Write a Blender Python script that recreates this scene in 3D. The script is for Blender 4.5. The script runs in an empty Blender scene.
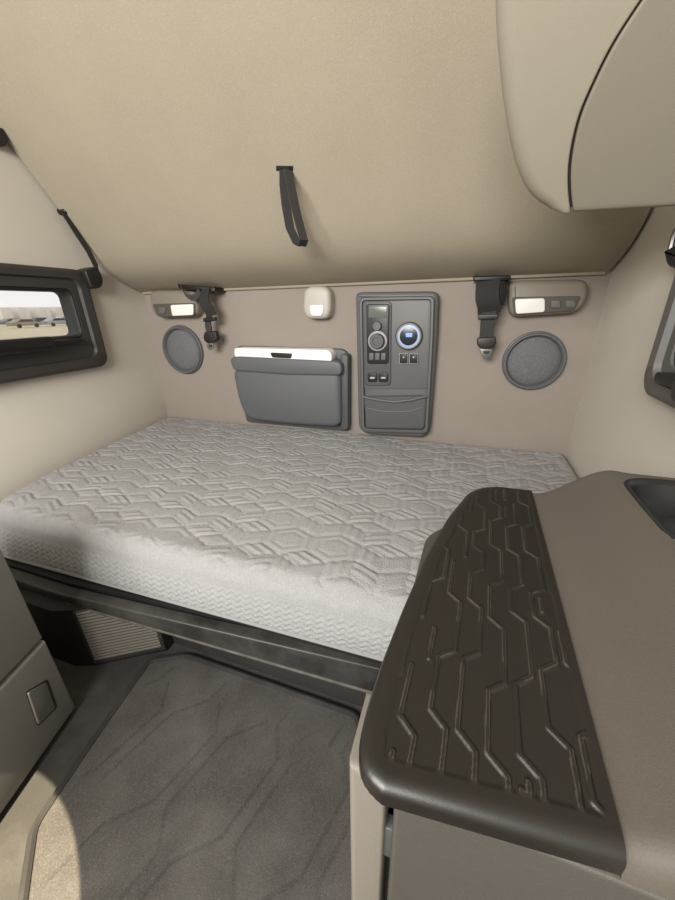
import bpy, bmesh, math, random
import numpy as np
from mathutils import Vector, Matrix
random.seed(5)
SC = bpy.context.scene
COL = SC.collection
V = Vector
rad = math.radians
CZ = 0.97            # camera height above the cab floor
BW = 1.555           # back wall distance
FL = -0.97           # floor, relative to the eye
# ------------------------------------------------------------ camera
f_px = 350.0
pitch, yaw, roll = rad(22.2), rad(19.5), rad(1.3)
F = V((-math.sin(yaw)*math.cos(pitch), math.cos(yaw)*math.cos(pitch), -math.sin(pitch)))
R0 = V((math.cos(yaw), math.sin(yaw), 0)); U0 = R0.cross(F)
R = R0*math.cos(roll) - U0*math.sin(roll)
U = U0*math.cos(roll) + R0*math.sin(roll)
cd = bpy.data.cameras.new('camera'); cam = bpy.data.objects.new('camera', cd); COL.objects.link(cam)
cd.sensor_fit = 'HORIZONTAL'; cd.sensor_width = 36; cd.lens = 36*f_px/675; cd.clip_start = .01; cd.clip_end = 500
M = Matrix.Identity(4)
for i in range(3):
    M[i][0] = R[i]; M[i][1] = U[i]; M[i][2] = -F[i]
M[2][3] = CZ
cam.matrix_world = M
SC.camera = cam
try:
    SC.view_settings.view_transform = 'Standard'; SC.view_settings.look = 'None'
except Exception: pass

def ray(px, py): return R*(px-337.5) - U*(py-450) + F*f_px
def at(px, py, X=None, Y=None, Z=None):
    d = ray(px, py)
    s = X/d.x if X is not None else Y/d.y if Y is not None else Z/d.z
    return d*s
def atpl(px, py, n, c):
    d = ray(px, py); return d*(c/d.dot(n))
def W(px, py, off=0): return at(px, py, Y=BW-off)

# ------------------------------------------------------------ materials
def srgb(c):
    return tuple((x/255/12.92 if x/255 <= .04045 else ((x/255+.055)/1.055)**2.4) for x in c)
def mat(name, c, rough=.6, metal=0, bump=0, bscale=200, var=0, vscale=6, emit=0, kind='noise', spec=.5, specks=0, bdist=.0015, sscale=420, fine=0, fscale=500, dust=0):
    m = bpy.data.materials.new(name); m.use_nodes = True
    nt = m.node_tree; b = nt.nodes['Principled BSDF']; N = nt.nodes.new; L = nt.links.new
    col = (*srgb(c), 1)
    b.inputs['Base Color'].default_value = col
    b.inputs['Roughness'].default_value = rough
    b.inputs['Metallic'].default_value = metal
    b.inputs['Specular IOR Level'].default_value = spec
    tc = N('ShaderNodeTexCoord')
    last = None
    def noise(scale, detail=3, rg=.5):
        n = N('ShaderNodeTexNoise'); n.inputs['Scale'].default_value = scale; n.inputs['Detail'].default_value = detail
        n.inputs['Roughness'].default_value = rg; L(tc.outputs['Object'], n.inputs['Vector']); return n
    def mixin(fac, colour, amount):
        nonlocal last
        mx = N('ShaderNodeMix'); mx.data_type = 'RGBA'
        mul = N('ShaderNodeMath'); mul.operation = 'MULTIPLY'; mul.inputs[1].default_value = amount
        L(fac, mul.inputs[0]); L(mul.outputs[0], mx.inputs['Factor'])
        if last: L(last, mx.inputs['A'])
        else: mx.inputs['A'].default_value = col
        mx.inputs['B'].default_value = colour; last = mx.outputs['Result']
    def ramp(src, p0, p1):
        r = N('ShaderNodeValToRGB'); r.color_ramp.elements[0].position = p0; r.color_ramp.elements[1].position = p1
        L(src, r.inputs['Fac']); return r
    if var:
        n = noise(vscale, 6, .65)
        r = ramp(n.outputs['Fac'], .3, .7)
        r.color_ramp.elements[0].color = (*[x*(1-var) for x in col[:3]], 1)
        r.color_ramp.elements[1].color = (*[min(1, x*(1+var)) for x in col[:3]], 1)
        last = r.outputs['Color']
    if dust: mixin(ramp(noise(5, 8, .7).outputs['Fac'], .45, .72).outputs['Color'], (.26, .25, .23, 1), dust)
    if fine:
        mixin(ramp(noise(fscale, 4, .7).outputs['Fac'], .48, .62).outputs['Color'], (*[x*.45 for x in col[:3]], 1), fine)
        mixin(ramp(noise(fscale*.63, 3, .7).outputs['Fac'], .54, .66).outputs['Color'], (*[min(1, x*1.7) for x in col[:3]], 1), fine)
    if specks: mixin(ramp(noise(sscale, 2).outputs['Fac'], .68, .76).outputs['Color'], (.5, .47, .42, 1), specks)
    if last: L(last, b.inputs['Base Color'])
    if bump:
        if kind == 'noise': n = noise(bscale, 4, .65); out = n.outputs['Fac']
        else:
            n = N('ShaderNodeTexVoronoi'); n.inputs['Scale'].default_value = bscale; L(tc.outputs['Object'], n.inputs['Vector']); out = n.outputs['Distance']
        bp = N('ShaderNodeBump'); bp.inputs['Strength'].default_value = bump; bp.inputs['Distance'].default_value = bdist
        L(out, bp.inputs['Height']); L(bp.outputs['Normal'], b.inputs['Normal'])
    if emit:
        b.inputs['Emission Color'].default_value = col; b.inputs['Emission Strength'].default_value = emit
    return m
M_head = mat('headliner', (154, 145, 129), .97, bump=.6, bscale=560, var=.05, vscale=2.5, spec=.06, fine=.18, fscale=430)
M_back = mat('back_fabric', (142, 133, 125), .95, bump=.3, bscale=600, var=.04, vscale=4, spec=.1, fine=.12, fscale=420)
M_wall = mat('side_wall_vinyl', (190, 184, 173), .8, bump=.15, bscale=500, var=.03, vscale=4, spec=.25)
M_ceil = mat('ceiling_fabric', (146, 139, 126), .95, bump=.2)
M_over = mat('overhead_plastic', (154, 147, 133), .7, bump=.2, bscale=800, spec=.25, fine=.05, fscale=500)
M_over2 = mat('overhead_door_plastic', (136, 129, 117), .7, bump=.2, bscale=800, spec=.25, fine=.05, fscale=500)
M_mattr = mat('mattress_knit', (152, 151, 151), .97, bump=.8, bscale=300, var=.04, vscale=40, kind='voronoi', spec=.06, fine=.16, fscale=280)
M_pipe = mat('mattress_piping', (138, 137, 137), .9)
M_dkpl = mat('dark_grey_plastic', (90, 90, 90), .5, bump=.08, bscale=600)
M_dk2 = mat('charcoal_plastic', (76, 76, 77), .5, bump=.08, bscale=600)
M_dk3 = mat('black_grey_plastic', (52, 51, 50), .45)
M_blk = mat('black_plastic', (25, 24, 23), .42)
M_bweb = mat('black_webbing', (36, 35, 34), .85, bump=.6, bscale=500)
M_web2 = mat('paler_black_webbing', (52, 51, 50), .85, bump=.6, bscale=500)  # paler tone of the black webbing, for contrast between strap parts
M_frame = mat('window_frame_plastic', (50, 48, 46), .5, bump=.1, bscale=600)
M_frgrey = mat('window_frame_grey', (82, 80, 77), .5, bump=.1, bscale=600)
M_frame2 = mat('window_gasket', (26, 25, 24), .6)
M_latch = mat('window_latch_plastic', (18, 17, 17), .3)
M_ctop = mat('console_black_top', (28, 25, 22), .36, bump=.1, bscale=1000, spec=.5, fine=.06, fscale=500)
M_worn = mat('console_worn_ridge', (56, 51, 45), .45, var=.15, vscale=30)
M_taupe = mat('console_taupe', (80, 75, 68), .6, bump=.22, bscale=900, fine=.09, fscale=600, spec=.35)
M_cbody = mat('console_body', (64, 60, 55), .6, bump=.3, bscale=700, fine=.12, fscale=600)
M_pil = mat('console_pillar', (108, 102, 93), .6, bump=.2, bscale=700, fine=.06)
M_cab = mat('cabinet_grey', (124, 122, 117), .6, bump=.15, bscale=600, fine=.06)
M_floor = mat('floor_vinyl', (54, 52, 49), .85, bump=.3, bscale=400, var=.2, vscale=7, specks=.1, dust=.15)
M_mat = mat('carpet_mat', (78, 75, 72), 1, bump=.7, bscale=620, var=.12, vscale=9, specks=.22, sscale=420, spec=.02, fine=.5, fscale=470, dust=.22)
M_mgr = mat('carpet_mat_groove_shade', (71, 69, 66), 1, bump=.7, bscale=620, var=.12, vscale=9, spec=.02, fine=.5, fscale=470, dust=.18)  # darker pile colour, paints in the shade of the shallow embossed lines
M_matb = mat('mat_border', (38, 36, 34), .85, var=.2, dust=.12)
M_bed = mat('bed_black', (24, 23, 22), .6, var=.1)
M_rail = mat('bed_rail', (40, 38, 36), .42, var=.25, vscale=18, dust=.18)
M_lip = mat('bed_rail_lip', (84, 80, 74), .5, var=.4, vscale=25)
M_kick = mat('kick_panel', (50, 47, 45), .7, var=.2)
M_vent = mat('vent_grey', (116, 110, 102), .65, dust=.15)
M_spk = mat('speaker_grille', (98, 99, 101), .7, bump=1, bscale=240, kind='voronoi', fine=.4, fscale=220)
M_spr = mat('speaker_ring', (90, 91, 93), .42)
M_lamp = mat('lamp_housing', (122, 115, 104), .55)
M_lampl = mat('lamp_housing_light', (172, 168, 160), .5)
M_lens = mat('lamp_lens', (226, 225, 221), .3)
M_white = mat('white_plastic', (230, 229, 226), .45)
M_rim = mat('socket_rim', (140, 139, 136), .5)
M_pouch = mat('pouch_plastic', (84, 86, 89), .5, bump=.08, bscale=700)
M_net = mat('pocket_net', (82, 83, 84), .8, bump=.8, bscale=400, kind='voronoi')
M_lcd = mat('lcd', (92, 97, 92), .25)
M_gauge = mat('gauge_face', (150, 166, 204), .35, emit=.05)
M_gdark = mat('gauge_centre', (28, 32, 44), .25)
M_glow = mat('gauge_glow', (120, 155, 225), .35, emit=.3)
M_metal = mat('grey_metal', (130, 129, 128), .4, metal=.8)
M_shiny = mat('shiny_metal', (190, 188, 184), .28, metal=.9)
M_silver = mat('silver_ring', (205, 205, 205), .3, metal=.6)
M_tong = mat('belt_tongue_metal', (118, 117, 115), .35, metal=.6)
M_seam = mat('seam_dark', (56, 52, 47), .8)
M_ground = mat('parking_ground', (204, 192, 164), .95, var=.12, vscale=.2)
M_trail = mat('trailer_white', (240, 238, 233), .5)
M_tdoor = mat('trailer_door', (220, 217, 210), .5)
M_tyre = mat('tyre', (30, 30, 30), .8)
M_red = mat('tail_red', (170, 40, 30), .4)
M_car1 = mat('car_grey', (110, 114, 120), .4)
M_car2 = mat('car_white', (215, 215, 212), .4)
M_car3 = mat('car_dark', (52, 56, 62), .4)
M_car4 = mat('car_tan', (150, 140, 122), .4)
M_car5 = mat('car_silver', (160, 163, 168), .35)
M_carg = mat('car_glass', (40, 46, 52), .2)
def glass():
    m = bpy.data.materials.new('window_glass'); m.use_nodes = True; nt = m.node_tree
    nt.nodes.remove(nt.nodes['Principled BSDF'])
    t = nt.nodes.new('ShaderNodeBsdfTransparent'); g = nt.nodes.new('ShaderNodeBsdfGlossy'); g.inputs['Roughness'].default_value = .05
    mx = nt.nodes.new('ShaderNodeMixShader'); mx.inputs[0].default_value = .06
    nt.links.new(t.outputs[0], mx.inputs[1]); nt.links.new(g.outputs[0], mx.inputs[2])
    nt.links.new(mx.outputs[0], nt.nodes['Material Output'].inputs[0]); return m
M_glass = glass()

# ------------------------------------------------------------ object helpers (shapes are given relative to the eye; CZ lifts them)
ORG = {}
def finish(o, label=None, cat=None, group=None, kind=None):
    if label: o['label'] = label
    if cat: o['category'] = cat
    if group: o['group'] = group
    if kind: o['kind'] = kind
    return o
def thing(name, label, cat, loc, group=None, kind=None):
    o = bpy.data.objects.new(name, None); COL.objects.link(o); o.empty_display_size = .05
    w = V(loc) + V((0, 0, CZ)); o.location = w; ORG[o.name] = w
    return finish(o, label, cat, group, kind)
def mesh(name, verts, faces, m, parent=None, smooth=35, m2=None, f2=None, **kw):
    vs = [V(v) + V((0, 0, CZ)) for v in verts]
    if parent: org = ORG[parent.name]
    else:
        xs = [v.x for v in vs]; ys = [v.y for v in vs]; zs = [v.z for v in vs]
        org = V(((min(xs)+max(xs))/2, (min(ys)+max(ys))/2, min(zs)))
    me = bpy.data.meshes.new(name); me.from_pydata([v-org for v in vs], [], faces)
    me.materials.append(m)
    if m2:
        me.materials.append(m2)
        for k in f2: me.polygons[k].material_index = 1
    bm = bmesh.new(); bm.from_mesh(me); bmesh.ops.recalc_face_normals(bm, faces=bm.faces); bm.to_mesh(me); bm.free()
    for p_ in me.polygons: p_.use_smooth = True
    me.set_sharp_from_angle(angle=rad(smooth))
    o = bpy.data.objects.new(name, me); COL.objects.link(o); ORG[o.name] = org
    if parent: o.parent = parent
    else: o.location = org
    return finish(o, **kw)
class MB:
    def __init__(s): s.v = []; s.f = []
    def add(s, vs, fs):
        k = len(s.v); s.v += [V(v) for v in vs]; s.f += [tuple(i+k for i in q) for q in fs]
    def prism(s, pts, vec, b=0, seg=3, both=False):
        pts = [V(p_) for p_ in pts]; vec = V(vec); n = len(pts); d = vec.normalized(); L = vec.length
        c = sum(pts, V())/n
        ar = sum(((pts[i]-c).cross(pts[(i+1) % n]-c)).dot(d) for i in range(n))
        sg = 1 if ar > 0 else -1
        inn = []
        for i in range(n):
            e1 = (pts[i]-pts[i-1]).normalized(); e2 = (pts[(i+1) % n]-pts[i]).normalized()
            n1 = d.cross(e1)*sg; n2 = d.cross(e2)*sg
            inn.append((n1+n2)/max(.35, 1+n1.dot(n2)))
        loops = [[p_+vec for p_ in pts]]
        if b:
            for k in range(seg+1):
                a = k/seg*math.pi/2
                loops.append([pts[i]+d*(b*(1-math.sin(a)))+inn[i]*(b*(1-math.cos(a))) for i in range(n)])
        else: loops.append(pts)
        vs = [q for l in loops for q in l]; fs = []
        for k in range(len(loops)-1):
            for i in range(n):
                j = (i+1) % n; fs.append((k*n+i, k*n+j, (k+1)*n+j, (k+1)*n+i))
        fs.append(tuple(range(n))); fs.append(tuple(range((len(loops)-1)*n, len(loops)*n)))
        s.add(vs, fs)
    def box(s, x0, x1, y0, y1, z0, z1, b=0, seg=2):
        bm = bmesh.new(); bmesh.ops.create_cube(bm, size=1)
        for v in bm.verts: v.co = V(((x0+x1)/2+v.co.x*(x1-x0), (y0+y1)/2+v.co.y*(y1-y0), (z0+z1)/2+v.co.z*(z1-z0)))
        if b: bmesh.ops.bevel(bm, geom=list(bm.edges), offset=b, segments=seg, profile=.5, affect='EDGES', clamp_overlap=True)
        bm.verts.index_update()
        s.add([v.co.copy() for v in bm.verts], [tuple(v.index for v in q.verts) for q in bm.faces]); bm.free()
    def tube(s, pts, r, n=8):
        pts = [V(p_) for p_ in pts]; vs = []; fs = []; m = len(pts); up = None
        for k, p_ in enumerate(pts):
            t = (pts[min(k+1, m-1)]-pts[max(k-1, 0)]).normalized()
            if up is None: up = t.orthogonal().normalized()
            up = (up - t*up.dot(t)).normalized(); sd = t.cross(up)
            for i in range(n):
                a = 2*math.pi*i/n; vs.append(p_+up*(r*math.cos(a))+sd*(r*math.sin(a)))
        for k in range(m-1):
            for i in range(n):
                j = (i+1) % n; fs.append((k*n+i, k*n+j, (k+1)*n+j, (k+1)*n+i))
        fs.append(tuple(range(n))); fs.append(tuple(range((m-1)*n, m*n)))
        s.add(vs, fs)
    def ribbon(s, pts, w, th):    # w: half width vector, th: thickness
        pts = [V(p_) for p_ in pts]; m = len(pts); vs = []; fs = []
        for k, p_ in enumerate(pts):
            t = (pts[min(k+1, m-1)]-pts[max(k-1, 0)]).normalized(); nn = t.cross(V(w)).normalized()*th/2
            vs += [p_-V(w)-nn, p_+V(w)-nn, p_+V(w)+nn, p_-V(w)+nn]
        for k in range(m-1):
            for i in range(4):
                j = (i+1) % 4; fs.append((k*4+i, k*4+j, k*4+4+j, k*4+4+i))
        fs += [(0, 1, 2, 3), tuple(range(4*m-4, 4*m))]
        s.add(vs, fs)
    def lathe(s, c, prof, ax='Y', n=44):   # prof: (radius, offset towards the room), last one closed
        vs = []; fs = []
        for (r, o) in prof:
            for i in range(n):
                a = 2*math.pi*i/n
                if ax == 'Y': vs.append(V(c)+V((r*math.cos(a), -o, r*math.sin(a))))
                elif ax == 'Z': vs.append(V(c)+V((r*math.cos(a), r*math.sin(a), o)))
                else: vs.append(V(c)+V((o, r*math.cos(a), r*math.sin(a))))
        for k in range(len(prof)-1):
            for i in range(n):
                j = (i+1) % n; fs.append((k*n+i, k*n+j, (k+1)*n+j, (k+1)*n+i))
        fs.append(tuple(range((len(prof)-1)*n, len(prof)*n)))
        s.add(vs, fs)
    def build(s, name, m, parent=None, smooth=35, **kw): return mesh(name, s.v, s.f, m, parent, smooth, **kw)
def rpoly(px, r, n=4):
    out = []; m = len(px)
    for i in range(m):
        p_ = np.array(px[i], float); a = np.array(px[i-1], float); b = np.array(px[(i+1) % m], float)
        la = np.linalg.norm(a-p_); lb = np.linalg.norm(b-p_)
        A = p_+(a-p_)*min(r/la, .45); B = p_+(b-p_)*min(r/lb, .45)
        for k in range(n+1):
            t = k/n; q = (1-t)**2*A+2*t*(1-t)*p_+t*t*B; out.append((float(q[0]), float(q[1])))
    return out
def rect(x0, y0, x1, y1): return [(x0, y0), (x1, y0), (x1, y1), (x0, y1)]
def wpr(mb, pix, off, back=-.001, b=.004, r=0):
    pp = rpoly(pix, r) if r else pix
    mb.prism([W(x, y, off) for x, y in pp], V((0, off-back, 0)), b)
def wpart(name, pix, off, m, parent, back=-.001, b=.003, r=2, **kw):
    mb = MB(); wpr(mb, pix, off, back, b, r); return mb.build(name, m, parent, **kw)
def pxr(cx, cy, r, off=0): return (W(cx+r, cy, off)-W(cx-r, cy, off)).length/2
def grid_faces(nr, nc): return [(i*nc+j, i*nc+j+1, (i+1)*nc+j+1, (i+1)*nc+j) for i in range(nr-1) for j in range(nc-1)]
def strip(a, b_): return [(a[i], a[i+1], b_[i+1], b_[i]) for i in range(len(a)-1)]
def resamp(P, n):
    P = np.array(P, float)
    d = np.r_[0, np.cumsum(np.linalg.norm(np.diff(P, axis=0), axis=1))]; t = np.linspace(0, d[-1], n)
    return np.c_[np.interp(t, d, P[:, 0]), np.interp(t, d, P[:, 1])], t/d[-1]
def drop(d, r):
    q = np.clip(r-d, 0, r); return r-np.sqrt(np.maximum(0, r*r-q*q))
def curve(pts, n=5):
    P = [np.array(q_, float) for q_ in pts]; out = []
    for i in range(len(P)-1):
        p0 = P[max(0, i-1)]; p1 = P[i]; p2 = P[i+1]; p3 = P[min(len(P)-1, i+2)]
        for k in range(n):
            t = k/n; out.append(tuple(.5*((2*p1)+(-p0+p2)*t+(2*p0-5*p1+4*p2-p3)*t*t+(-p0+3*p1-3*p2+p3)*t**3)))
    out.append(tuple(P[-1])); return out
def segd(GX, GY, segs):
    S = np.full(GX.shape, 9.)
    for (ax, ay), (bx_, by_) in segs:
        dx, dy = bx_-ax, by_-ay; l2 = dx*dx+dy*dy+1e-12
        t = np.clip(((GX-ax)*dx+(GY-ay)*dy)/l2, 0, 1); S = np.minimum(S, np.hypot(GX-ax-t*dx, GY-ay-t*dy))
    return S
def inside(x, y, P, m=0.):
    c = False; n = len(P)
    for i in range(n):
        x1, y1 = P[i]; x2, y2 = P[(i+1) % n]
        if (y1 > y) != (y2 > y) and x < (x2-x1)*(y-y1)/(y2-y1)+x1: c = not c
        if m:
            dx, dy = x2-x1, y2-y1; l2 = dx*dx+dy*dy+1e-12; t = max(0, min(1, ((x-x1)*dx+(y-y1)*dy)/l2))
            if math.hypot(x-x1-t*dx, y-y1-t*dy) < m: return False
    return c

XL, XR = -1.62, .447
TOP = 1.25
YF = -1.15           # front end of the cab shell (open towards the windscreen)
# ------------------------------------------------------------ the setting
b = MB(); b.box(XL-.1, XR+.06, YF, BW+.06, FL-.06, FL); b.build('floor', M_floor, kind='structure')
b = MB(); b.box(XL-.06, XR+.06, BW, BW+.05, FL, TOP); b.build('wall_back', M_back, kind='structure')
b = MB(); b.box(XL-.06, XR+.06, YF, BW+.05, TOP, TOP+.05); b.build('ceiling', M_ceil, kind='structure')
T = .04
HY0, HY1, HZ0, HZ1 = .38, 1.165, -.090, .084
b = MB()
b.box(XL-T, XL, -.4, BW, HZ1, TOP); b.box(XL-T, XL, -.4, HY0, HZ0, HZ1); b.box(XL-T, XL, HY1, BW, HZ0, HZ1); b.box(XL-T, XL, -.4, BW, -.28, HZ0)
# lower wall leans in towards the front of the bunk
ys = np.linspace(-.4, BW, 14); zs = np.linspace(-.28, FL, 10)
vs = []
for z in zs:
    k = min(1, (z+.28)/(-.30)); k = k*k*(3-2*k)
    for y in ys:
        xin = XL + k*(.012 + .16*max(0, min(1, (BW-y)/1.0)))
        vs.append(V((xin, y, z)))
b.add(vs, grid_faces(10, 14))
b.build('wall_left', M_wall, kind='structure', smooth=50)
b = MB(); hy0, hy1 = .36, .955
b.box(XR, XR+T, -.4, BW, HZ1, TOP); b.box(XR, XR+T, -.4, hy0, HZ0, HZ1); b.box(XR, XR+T, hy1, BW, HZ0, HZ1); b.box(XR, XR+T, -.4, BW, FL, HZ0)
b.build('wall_right', M_wall, kind='structure')
b = MB(); b.box(-260, 60, -80, 240, -2.3, -2.17); b.build('ground', M_ground, kind='structure')

def rr2(y0, y1, z0, z1, r, n=7):
    out = []
    for (cy, cz, a0) in ((y1-r, z1-r, 0), (y0+r, z1-r, 90), (y0+r, z0+r, 180), (y1-r, z0+r, 270)):
        for k in range(n):
            a = rad(a0+90*k/(n-1)); out.append((cy+r*math.cos(a), cz+r*math.sin(a)))
    return out
def window(name, X, sg, oy0, oy1, oz0, oz1, iy0, iy1, iz0, iz1, lip=.03, fm=None):
    w = thing(name, None, None, (X, (oy0+oy1)/2, oz0), kind='structure')
    L = []
    def lp(L, y0, y1, z0, z1, r, off): L.append([V((X+sg*off, y, z)) for y, z in rr2(y0, y1, z0, z1, r)])
    def ring(name, L, m):
        n = len(L[0]); vs = [q for l in L for q in l]
        fs = [(k*n+i, k*n+(i+1) % n, (k+1)*n+(i+1) % n, (k+1)*n+i) for k in range(len(L)-1) for i in range(n)]
        return mesh(name, vs, fs, m, w, 30)
    lp(L, oy0, oy1, oz0, oz1, .05, 0); lp(L, oy0, oy1, oz0, oz1, .05, .030)
    lp(L, oy0+.004, oy1-.004, oz0+.004, oz1-.004, .047, .040); lp(L, oy0+.014, oy1-.014, oz0+.014, oz1-.014, .042, .045)
    q_ = min(.05, (oy1-iy1)*.5)
    lp(L, oy0+q_, oy1-q_, oz0+q_, oz1-q_*.8, .04, .042); lp(L, oy0+q_+.006, oy1-q_-.006, oz0+q_+.006, oz1-q_*.8-.006, .038, .030)
    lp(L, iy0-lip*.4, iy1+lip*.4, iz0-lip*.4, iz1+lip*.4, .03, .030); lp(L, iy0-lip*.3, iy1+lip*.3, iz0-lip*.3, iz1+lip*.3, .028, .012)
    ring('window_frame', L, fm or M_frame)
    G = []
    lp(G, iy0-.012, iy1+.012, iz0-.012, iz1+.012, .028, .0); lp(G, iy0-.012, iy1+.012, iz0-.012, iz1+.012, .028, .024)
    lp(G, iy0-.006, iy1+.006, iz0-.006, iz1+.006, .026, .028); lp(G, iy0, iy1, iz0, iz1, .024, .022); lp(G, iy0, iy1, iz0, iz1, .024, -.045)
    ring('gasket', G, M_frame2)
    g = MB(); g.box(X-sg*.03, X-sg*.026, iy0, iy1, iz0, iz1); g.build('pane', M_glass, w)
    h = MB(); h.prism([V((X+sg*.058, y, z)) for y, z in rr2(iy0+.1, iy1-.02, iz0-.030, iz0-.010, .007)], (-sg*.03, 0, 0), .004); h.build('latch_bar', M_blk, w)
    h = MB(); h.prism([V((X+sg*.085, y, z)) for y, z in rr2(iy0+.27, iy1-.15, iz0-.044, iz0+.008, .020)], (-sg*.05, 0, 0), .012, 4)
    h.build('window_latch', M_latch, w)
    g = MB(); g.box(X-sg*.028, X-sg*.012, iy0+.2, iy0+.225, iz0, iz1, .002); g.build('mullion', M_frame, w)
    return w
window('window_1', XL, 1, .28, 1.25, -.235, .172, HY0+.01, HY1-.005, HZ0, HZ1)
window('window_2', XR, -1, .25, 1.015, -.203, .175, hy0, hy1-.01, HZ0-.04, HZ1+.03, lip=.01, fm=M_frgrey)

# ------------------------------------------------------------ upper bunk folded against the back
prof = [(1.55, .090), (1.50, .107), (1.45, .128), (1.395, .156), (1.345, .201), (1.29, .285), (1.231, .385), (1.083, .594), (.9, .849), (.72, 1.10)]
ub = thing('upper_bunk', 'large tan fabric underside of the upper bunk sloping up over the bed', 'bunk', (-.58, 1.55, .09))
nx = 30; vs = []; xs = np.linspace(XL+.014, XR-.010, nx)
pf = []
for i in range(len(prof)-1):
    for k in range(4):
        t = k/4; pf.append(tuple(np.array(prof[i])*(1-t)+np.array(prof[i+1])*t))
pf.append(prof[-1])
P_ = np.array(pf)
for _ in range(10): P_[1:-1] = (P_[:-2]+2*P_[1:-1]+P_[2:])/4
for y, z in P_:
    for x in xs: vs.append(V((x, y, z)))
nr = len(P_)
off = len(vs)
for i, (y, z) in enumerate(P_):
    a = P_[max(0, i-1)]; c = P_[min(nr-1, i+1)]; t = np.array([c[0]-a[0], c[1]-a[1]]); t = t/np.linalg.norm(t)
    nn = np.array([-t[1], t[0]])
    if nn[1] < 0: nn = -nn
    for x in xs: vs.append(V((x, min(BW-.002, y+nn[0]*.07), z+nn[1]*.07)))
fs = grid_faces(nr, nx) + [tuple(i+off for i in q) for q in grid_faces(nr, nx)]
fs += strip([i*nx for i in range(nr)], [off+i*nx for i in range(nr)]) + strip([i*nx+nx-1 for i in range(nr)], [off+i*nx+nx-1 for i in range(nr)])
fs += strip(list(range(nx)), [off+i for i in range(nx)]) + strip([(nr-1)*nx+i for i in range(nx)], [off+(nr-1)*nx+i for i in range(nx)])
mesh('bunk_panel', vs, fs, M_head, ub, 50)
e = MB(); e.tube([V((x, 1.546, .088)) for x in np.linspace(XL+.03, XR-.02, 12)], .006); e.build('edge_piping', M_head, ub)

nB = V((0, .206, .148)).normalized(); cB = nB.dot(V((0, 1.083, .594)))
def bunk(px, py, lift=0): return atpl(px, py, nB, cB-lift)
# pull strap
t0 = bunk(285, 168)
ps = thing('pull_strap', 'black webbing pull loop hanging from the sloping tan bunk underside', 'strap', t0+V((0, 0, -.2)))
b = MB(); b.prism([bunk(x, y, .006) for x, y in rect(276, 166, 293, 171)], nB*.006, .001); b.build('anchor_plate', M_blk, ps)
YS = t0.y-.012
path = [bunk(284, 170, .008)]
for x, y in ((284, 185), (286, 205), (290, 228), (297, 243)): path.append(at(x, y, Y=YS))
path.append(at(302, 246, Y=YS-.004))
b = MB(); b.ribbon(path, V((.013, .006, 0)), .003); b.build('strap', M_bweb, ps)
path2 = [bunk(288, 170, .014)]
for x, y in ((291, 186), (295, 206), (300, 226), (304, 240)): path2.append(at(x, y, Y=YS-.028))
path2.append(at(302, 246, Y=YS-.008))
b = MB(); b.ribbon(path2, V((.008, .014, 0)), .003); b.build('strap', M_web2, ps)

# left bunk restraint strap and latch
ls = thing('bunk_strap', 'thin black strap along the left edge of the bunk above the window', 'strap', at(95, 285, X=XL+.05))
b = MB(); b.ribbon([at(63, 211, X=XL+.035), at(75, 230, X=XL+.035), at(88, 250, X=XL+.04), at(96, 266, X=XL+.045), at(97, 276, X=XL+.05)], V((.0, .010, .007)), .004); b.build('strap', M_bweb, ls)
b = MB(); b.prism([at(x, y, X=XL+.07) for x, y in rpoly([(85, 270), (98, 266), (104, 280), (102, 288), (92, 289)], 3)], (-.07, 0, 0), .006); b.build('buckle', M_blk, ls)
b = MB(); b.lathe(at(65, 211, X=XL+.03), [(.012, -.03), (.012, .01), (.009, .014)], ax='X', n=16); b.build('anchor_button', M_blk, ls)
ll = MB(); ll.prism([at(x, y, X=XL+.04) for x, y in rpoly([(-6, 126), (4, 128), (9, 140), (6, 147), (-6, 144)], 3)], (-.04, 0, 0), .005)
ll.build('bunk_latch', M_blk, label='small black latch at the upper left edge of the bunk', cat='latch')
rl = thing('bunk_latch', 'black latch on the right wall beneath the overhead cabinet', 'latch', at(668, 262, X=XR-.03))
b = MB(); b.prism([at(x, y, X=XR-.035) for x, y in rpoly([(663, 251), (676, 244), (686, 258), (676, 270), (666, 266)], 3)], (.035, 0, 0), .006); b.build('latch_body', M_blk, rl)
b = MB(); b.tube([at(670, 250, X=XR-.03), at(673, 238, X=XR-.03), at(677, 228, X=XR-.03)], .006); b.build('latch_arm', M_metal, rl)

# ------------------------------------------------------------ back wall fittings
def speaker(cx, cy, rp, label):
    c = W(cx, cy); r = pxr(cx, cy, rp)
    t = thing('speaker', label, 'speaker', c-V((0, 0, r)), group='round speakers on the back wall')
    b = MB(); b.lathe(c, [(r, -.001), (r, .010), (r*.985, .015), (r*.96, .016), (r*.955, .023), (r*.93, .027), (r*.89, .027), (r*.85, .020), (r*.825, .008)]); b.build('ring', M_spr, t)
    pr = [(r*.825, .003), (r*.81, .011), (r*.76, .015), (r*.6, .021), (r*.3, .026), (r*.1, .027)]
    b = MB(); b.lathe(c, pr); b.build('grille', M_spk, t)
speaker(184, 350, 19, 'smaller-looking round grey speaker on the back wall next to the left window')
speaker(533, 361, 32, 'round grey speaker on the back wall below the wide two-button lamp at right')

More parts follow.
